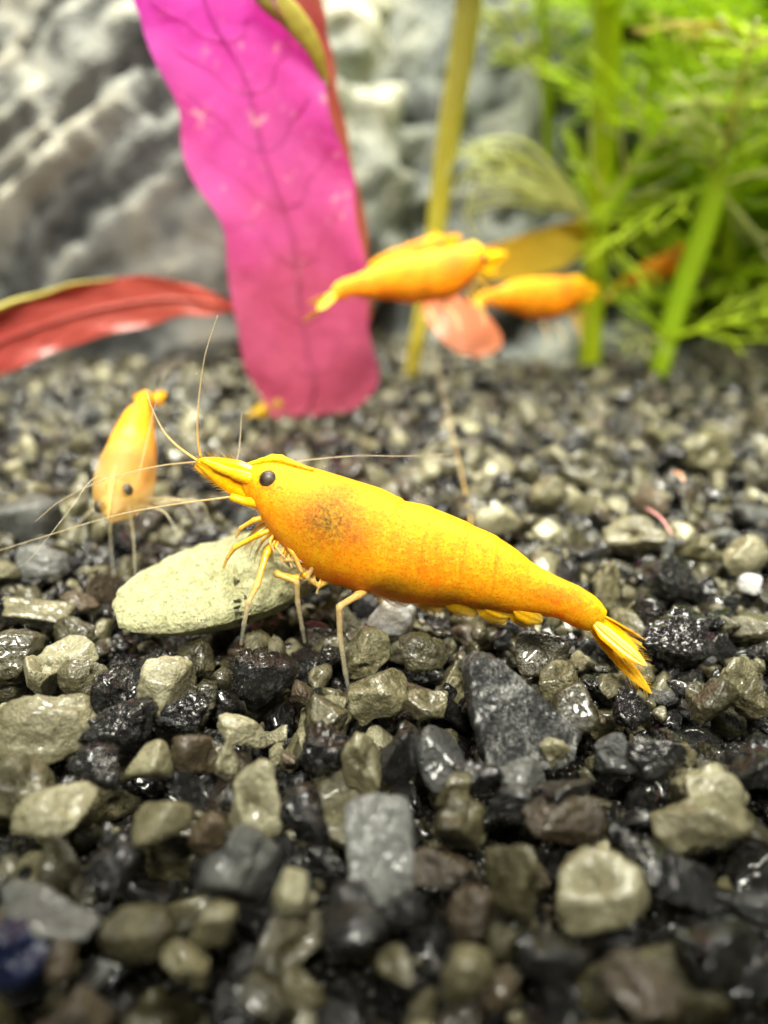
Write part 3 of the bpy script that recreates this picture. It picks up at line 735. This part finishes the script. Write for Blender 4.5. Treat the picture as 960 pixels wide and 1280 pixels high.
# ---------------------------------------------------------------- broad leaves
def broad_leaf(root, rows, mat, name='blade', mr=.26, veins=True, nq=15, wave=.6, cup=.8, thick=.25, seed=0, m=60, ext=None):
    """rows: (left px, left py, right px, right py, Y) from base (t = 0) to end (t = 1)"""
    Lf = spline([at_y(a, b, y) for a, b, _, _, y in rows], m); Rg = spline([at_y(c, d, y) for _, _, c, d, y in rows], m)
    q = np.linspace(0, 1, nq); t = np.linspace(0, 1, m); Gd = np.zeros((m, nq, 3))
    for i in range(m):
        e = Rg[i]-Lf[i]; w = np.linalg.norm(e)
        Gd[i] = Lf[i]+e*q[:, None]
        z = cup*w*.1*((2*q-1)**2)+(.02*w*np.exp(-((q-.5)/.08)**2) if veins else 0)
        ph = t[i]*26+seed
        z = z+wave*(np.abs(2*q-1)**2)*np.sin(ph+q*9)*.8+.08*wave*np.sin(ph*2.6+np.abs(q-.5)*22)
        Gd[i][:, 1] -= z
        Gd[i] += (e/w)*(wave*.35*np.sin(ph*1.3)*(2*q-1))[:, None]
    A = np.repeat(t[:, None], nq, 1)
    b = MB(); b.grid(Gd, attr=A); B2 = Gd.copy(); B2[..., 1] += thick; b.grid(B2[:, ::-1], attr=A)
    rim = np.vstack([Gd[:, 0], Gd[-1, 1:], Gd[::-1, -1][1:], Gd[0, ::-1][1:]]); rim2 = rim.copy(); rim2[:, 1] += thick
    b.grid(np.stack([rim2, rim]), attr=np.full((2, len(rim)), .5))
    o = b.build(name, mat, root)
    if not veins: return Gd
    mid = MB(); c = Gd[:, nq//2].copy(); c[:, 1] -= .12
    mid.tube(c, np.linspace(mr, mr*.5, m), 8, attr=t); mid.build('midrib', mat, root)
    for k in range(8 if veins else 0):                        # side veins
        i0 = int(m*(.06+.1*k)); i1 = min(i0+7, m-1)
        for sd in (0, nq-1):
            pts = [Gd[int(i0+(i1-i0)*u), int(round(nq//2+(sd-nq//2)*u*.9))]-np.array([0, .02, 0]) for u in np.linspace(0, 1, 5)]
            vn = MB(); vn.tube(spline(pts, 14), np.linspace(.10, .05, 14), 6, attr=np.full(14, t[i0])); vn.build('vein', mat, root)
    return Gd
pk = empty('pink_leaf', at_y(395, 512, 88), 'tall bright pink strap leaf with its end on the gravel', 'leaf')
pk.location = (0, 0, 0)
rows = [(345, 520, 402, 519, 88), (328, 500, 445, 508, 88), (316, 470, 470, 474, 87.5), (303, 430, 466, 430, 87), (293, 380, 461, 380, 86), (288, 330, 456, 330, 85), (278, 280, 449, 280, 84),
        (251, 230, 441, 230, 83), (229, 180, 426, 180, 82), (222, 130, 413, 130, 81), (205, 82, 398, 82, 80), (180, 40, 372, 40, 79), (168, 0, 345, 0, 78), (150, -70, 325, -70, 77), (120, -150, 300, -150, 75)]
Gp = broad_leaf(pk, rows, M['pink'], wave=.75, cup=.9, seed=2)
b = MB(); P = spline([at_y(322, -60, 76.6), at_y(334, -10, 77), at_y(365, 22, 77.6), at_y(392, 60, 78.4), at_y(410, 112, 80)], 30)
b.tube(P, np.interp(np.linspace(0, 1, 30), [0, .6, 1], [1.35, 1.0, .25]), 10, .45, attr=np.linspace(1, 0, 30)); b.build('curled_edge', M['rim'], pk)
b = MB(); b.tube(spline([at_y(352, 500, 88.4), at_y(330, 512, 88.6), at_y(313, 524, 88.8)], 12), np.linspace(.9, .7, 12), 8, attr=np.zeros(12)); b.build('petiole', M['feather_gold'], pk)

rb = empty('red_brown_leaf', (0, 0, 0), 'narrow red-brown leaf standing edge-on behind the pink leaf', 'leaf')
broad_leaf(rb, [(446, 400, 464, 400, 92), (436, 300, 460, 300, 91), (415, 200, 440, 200, 90), (385, 120, 424, 120, 89), (358, 50, 412, 50, 88), (340, 0, 402, 0, 87), (320, -80, 390, -80, 86)], M['redbrown'], wave=.3, cup=.5, seed=5, mr=.3, veins=False)

rl = empty('red_leaf', (0, 0, 0), 'dark red leaf arching sideways from behind the pink leaf over the gravel', 'leaf')
rowsr = [(296, 378, 296, 394, 90), (262, 366, 268, 392, 89), (215, 349, 225, 396, 88), (160, 346, 168, 410, 87), (105, 354, 112, 424, 86), (50, 368, 58, 444, 85), (0, 386, 6, 466, 84), (-60, 410, -52, 494, 83), (-110, 440, -105, 500, 82)]
Gr = broad_leaf(rl, rowsr, M['red'], wave=.35, cup=.7, seed=7)
b = MB(); P = Gr[24:, 0].copy(); P[:, 1] -= .3; P[:, 2] += .1
b.tube(P, np.linspace(.1, .8, len(P)), 8, .6, attr=np.linspace(0, 1, len(P))); b.build('pale_margin', M['rim'], rl)

sl = empty('salmon_leaf', (0, 0, 0), 'short blunt salmon leaf close under the swimming orange shrimp', 'leaf')
broad_leaf(sl, [(528, 372, 540, 362, 98), (530, 392, 566, 368, 96.5), (545, 416, 598, 384, 95), (566, 436, 622, 410, 94), (592, 446, 627, 430, 93.5), (606, 444, 618, 440, 93.3)], M['salmon'], wave=.1, cup=.4, seed=3, mr=.2, veins=False)

# ---------------------------------------------------------------- feathery stem plants
FEATH = {}
def feather_mesh(seed, mat):
    """finely divided leaf along +X, 1 = 10 mm"""
    if (seed, mat) in FEATH: return FEATH[seed, mat]
    r = np.random.RandomState(seed); b = MB(); L = 23.0; sag = r.uniform(-.1, .35)
    def cv(u): return np.array([L*u, 0, -sag*L*u*u+L*.12*u])
    b.tube(np.array([cv(u) for u in np.linspace(0, 1, 10)]), np.linspace(.50, .20, 10), 6, .7, attr=np.linspace(0, .6, 10))
    for k in range(4):
        u0 = .2+.2*k; l1 = L*(.50-.075*k)*r.uniform(.8, 1.15)
        for sd in (-1, 1):
            a = math.radians(r.uniform(36, 58))*sd; z0 = r.uniform(-.2, .3)
            d = np.array([math.cos(a), math.sin(a), z0]); p0 = cv(u0)
            P = spline([p0, p0+d*l1*.5, p0+d*l1+np.array([l1*.2, -sd*l1*.1, 0])], 7)
            b.tube(P, np.linspace(.30, .18, 7), 5, .7, attr=np.linspace(.3, 1, 7))
            a2 = a+math.radians(r.uniform(22, 40))*sd
            d2 = np.array([math.cos(a2), math.sin(a2), z0+r.uniform(-.2, .2)])
            b.tube(spline([P[3], P[3]+d2*l1*.4], 4), np.linspace(.22, .13, 4), 5, .7, attr=np.linspace(.5, 1, 4))
    FEATH[seed, mat] = b.mesh('leaf'); FEATH[seed, mat].materials.append(M[mat]); return FEATH[seed, mat]
prng = random.Random(4)
def put_leaf(root, p, d, scale, mat, seed=None):
    d = Vector(d).normalized()
    o = link('leaf', feather_mesh(prng.randrange(6) if seed is None else seed, mat), None, root)
    q = d.to_track_quat('X', 'Z')@Euler((prng.uniform(-.6, .6), 0, 0)).to_quaternion()
    o.location = Vector(p)*MM; o.rotation_euler = q.to_euler(); o.scale = (scale,)*3
    return o
def stem_plant(label, pts, r0, r1, mat, nodes, leafmats, name='stem_plant', lscale=1.0, group=None):
    rt = empty(name, (0, 0, 0), label, 'plant', group)
    P0 = [at_y(*q) for q in pts]; P0[0] = P0[0]-np.array([0, 0, 2.5]); P = spline(P0, 14*(len(P0)-1)); t = np.linspace(0, 1, len(P))
    b = MB(); b.tube(P, r0+(r1-r0)*t, 12, attr=t); b.build('stem', M[mat], rt)
    for (u, n, tilt) in nodes:
        k = min(int(u*(len(P)-1)), len(P)-2); p = P[k]; ax = P[k+1]-P[k]; ax /= np.linalg.norm(ax); ph = prng.random()*6.28
        for j in range(n):
            a = ph+j*6.28/n+prng.uniform(-.25, .25); el = math.radians(tilt+prng.uniform(-14, 14))
            d = np.array([math.cos(a)*math.cos(el), math.sin(a)*math.cos(el), math.sin(el)])
            put_leaf(rt, p, d, lscale*prng.uniform(.8, 1.15), prng.choice(leafmats))
    return rt
A = stem_plant('thick upright green stem rooted in gravel with whorls of feathery leaves', [(738, 442, 121), (742, 360, 121), (748, 280, 120), (757, 120, 119), (758, 0, 118), (758, -120, 118)], 1.75, 2.1, 'stem', [(.78, 4, 25), (.97, 5, 15)], ['feather', 'feather', 'feather_pale'], lscale=1.25)
n0 = at_y(742, 280, 119)
for tgt, sc, mt, sd in [((560, 232, 116), 1.0, 'feather_pale', 1), ((575, 262, 118), .9, 'feather_pale', 3), ((690, 190, 124), .6, 'feather', 2), ((820, 200, 112), .9, 'feather_pale', 4), ((800, 400, 112), .6, 'feather', 0), ((700, 215, 118), .5, 'feather', 5)]:
    put_leaf(A, n0, at_y(*tgt)-n0+np.array([0, 0, 5]), sc, mt, sd)
for e in range(3):                                            # pale curling fronds that reach to the olive stem
    b = MB()
    for k in range(4):
        q = e*4+k; dy = -30+20*k+8*e; sp = prng.uniform(-10, 10)
        P = spline([n0, at_y(706, 240+dy*.4, 117), at_y(655+sp-12*e, 208+dy, 116-e), at_y(600+sp-8*e, 212+dy*1.2, 115-e), at_y(566+sp+10*k, 242+dy*1.3, 114-e)], 22)
        b.tube(P, np.linspace(.42, .18, 22), 6, .8, attr=np.linspace(0, 1, 22))
    b.build('leaf', M['feather_pale'], A)
b = MB(); b.tube(spline([n0, at_y(790, 215, 117), at_y(820, 160, 116), at_y(836, 112, 115)], 20), np.linspace(1.3, .9, 20), 10, attr=np.linspace(.4, 1, 20)); b.build('side_shoot', M['stem_lime'], A)
for (px, py, d, sc) in [(812, 175, (-1, -.2, .5), .55), (812, 175, (1, -.2, .4), .6), (836, 112, (-.5, -.3, 1), .6), (836, 112, (.7, -.3, .9), .6), (836, 112, (1, .2, .3), .6)]:
    put_leaf(A, at_y(px, py, 116), d, sc, 'feather')
lf = empty('olive_tan_leaf', (0, 0, 0), 'dull olive-tan old leaf reaching from the upright green stem to the swimming shrimp', 'leaf')
broad_leaf(lf, [(762, 276, 764, 300, 123), (735, 272, 738, 312, 122), (690, 282, 698, 336, 120), (640, 298, 650, 350, 117), (600, 312, 604, 350, 114), (575, 324, 577, 342, 112)], M['tan'], wave=.15, cup=.4, seed=1, mr=.25, veins=False)

Bp = stem_plant('leaning lime green stem with a tuft of feathery leaves on its top', [(824, 450, 118), (850, 370, 116), (878, 290, 114), (905, 195, 112)], 1.55, 1.75, 'stem_lime', [(.99, 4, 30)], ['feather', 'feather_pale', 'feather'], lscale=1.2)
n1 = at_y(832, 424, 116)
for tgt, sc, mt in [((965, 392, 112), .95, 'feather'), ((760, 350, 118), .7, 'feather'), ((780, 430, 110), .5, 'feather_pale')]:
    put_leaf(Bp, n1, at_y(*tgt)-n1, sc, mt)
n2 = at_y(893, 232, 112)
for tgt, sc, mt in [((885, 120, 108), .55, 'feather_pale'), ((925, 110, 108), .6, 'feather_pale'), ((980, 215, 108), .9, 'feather_pale'), ((790, 270, 112), .8, 'feather'), ((960, 330, 110), .6, 'feather_pale'), ((985, 150, 108), .9, 'feather')]:
    put_leaf(Bp, n2, at_y(*tgt)-n2, sc, mt)
stem_plant('slender olive-yellow stem rising behind the swimming orange shrimp', [(513, 448, 112), (530, 380, 113), (543, 300, 114), (562, 160, 114), (584, 20, 114), (596, -120, 114)], 1.0, 1.9, 'stem_olive', [(.93, 3, 30)], ['feather_pale', 'feather'], lscale=.8)
stem_plant('deep green feathery plant filling the corner behind the leaning lime stem', [(905, 440, 140), (915, 250, 142), (925, 60, 144), (930, -100, 146)], 1.4, 1.4, 'stem', [(.08, 5, 20), (.2, 5, 10), (.34, 4, 15), (.5, 4, 15), (.68, 4, 15), (.85, 4, 15), (1, 4, 30)], ['feather', 'feather', 'feather_dark'], lscale=1.3)
stem_plant('green feathery plant between the upright stem and the leaning lime stem', [(805, 430, 150), (808, 250, 152), (815, 60, 152), (820, -110, 152)], 1.3, 1.3, 'stem', [(.1, 5, 20), (.3, 4, 15), (.55, 4, 15), (.75, 4, 15), (.92, 4, 20)], ['feather', 'feather_dark'], lscale=1.3)
stem_plant('dark green feathery plant standing at the outer side of the deep green one', [(1010, 430, 128), (1000, 250, 128), (990, 80, 128), (985, -80, 128)], 1.4, 1.4, 'stem', [(.35, 4, 15), (.55, 4, 15), (.78, 4, 10), (.95, 4, 20)], ['feather', 'feather_dark', 'feather'], lscale=1.3)
stem_plant('pale thin feathery plant in front of the dark rock beside the upright stem', [(690, 430, 150), (688, 250, 150), (680, 60, 150), (676, -110, 150)], .9, .9, 'stem', [(.6, 4, 20), (.8, 6, 15), (.97, 7, 10)], ['feather_pale', 'feather'], lscale=.9)
for k, (px, Y, h0, lb) in enumerate([(760, 172, 0, 'feathery stem of the back thicket just behind the thick upright stem'), (850, 178, 10, 'feathery stem of the back thicket behind the top of the leaning lime stem'),
        (945, 168, 0, 'feathery stem of the back thicket behind the deep green corner plant'), (1040, 176, 5, 'feathery stem at the outer end of the back thicket'),
        (890, 160, 20, 'feathery stem between the leaning lime stem and the deep green corner plant'), (1075, 150, 0, 'feathery stem beyond the outer dark green plant')]):
    stem_plant(lb, [(px, 428, Y), (px+6, 250+h0, Y+2), (px-4, 60, Y+2), (px, -130, Y)], 1.3, 1.2, 'stem', [(.06, 4, 15), (.2, 4, 10), (.38, 4, 15), (.56, 4, 15), (.75, 4, 15), (.95, 4, 20)], ['feather', 'feather_dark', 'feather'], lscale=1.35, group='stems of the green thicket')
gl = stem_plant('golden feathery sprig hanging in from the far side of the dark green plant', [(1050, 200, 108), (1010, 90, 108), (985, 70, 108), (905, 25, 108)], .9, .6, 'stem_olive', [(.75, 3, -10), (.98, 4, -20)], ['feather_gold', 'feather'], lscale=.6)

# ---------------------------------------------------------------- small things
def fibre(label, a, b, r, col, z):
    s = Nt('fibre'); s.set(Base_Color=s.mix(s.noise(1.5, 2), col, tuple(min(1, x*1.3) for x in col)), Roughness=.4)
    p, q = at_z(*a, z), at_z(*b, z); m = MB(); mid = (p+q)/2+np.array([.1, 0, .25])
    m.tube(spline([p, mid, q], 10), np.array([.4, .8, 1, 1, 1, 1, 1, .9, .7, .3])*r, 6); return tag(m.build('fibre', s.m), label, 'fibre')
fibre('thin pink fibre lying on gravel to the upper side of the shrimp tail', (807, 634), (841, 669), .075, (.75, .35, .33), 1.1)
fibre('tiny orange fleck lying on gravel beyond the pink fibre', (840, 590), (855, 602), .13, (.75, .38, .22), 1.0)
m = MB(); m.tube(spline([at_y(540, 425, 92), at_y(556, 500, 78), at_y(574, 580, 66), at_y(586, 636, 60), at_y(590, 668, 57)], 30), np.linspace(.05, .08, 30), 7, attr=np.linspace(1, .3, 30))
tag(m.build('rootlet', M['antenna']), 'thin tan rootlet hanging down to the gravel behind the back of the main shrimp', 'rootlet')
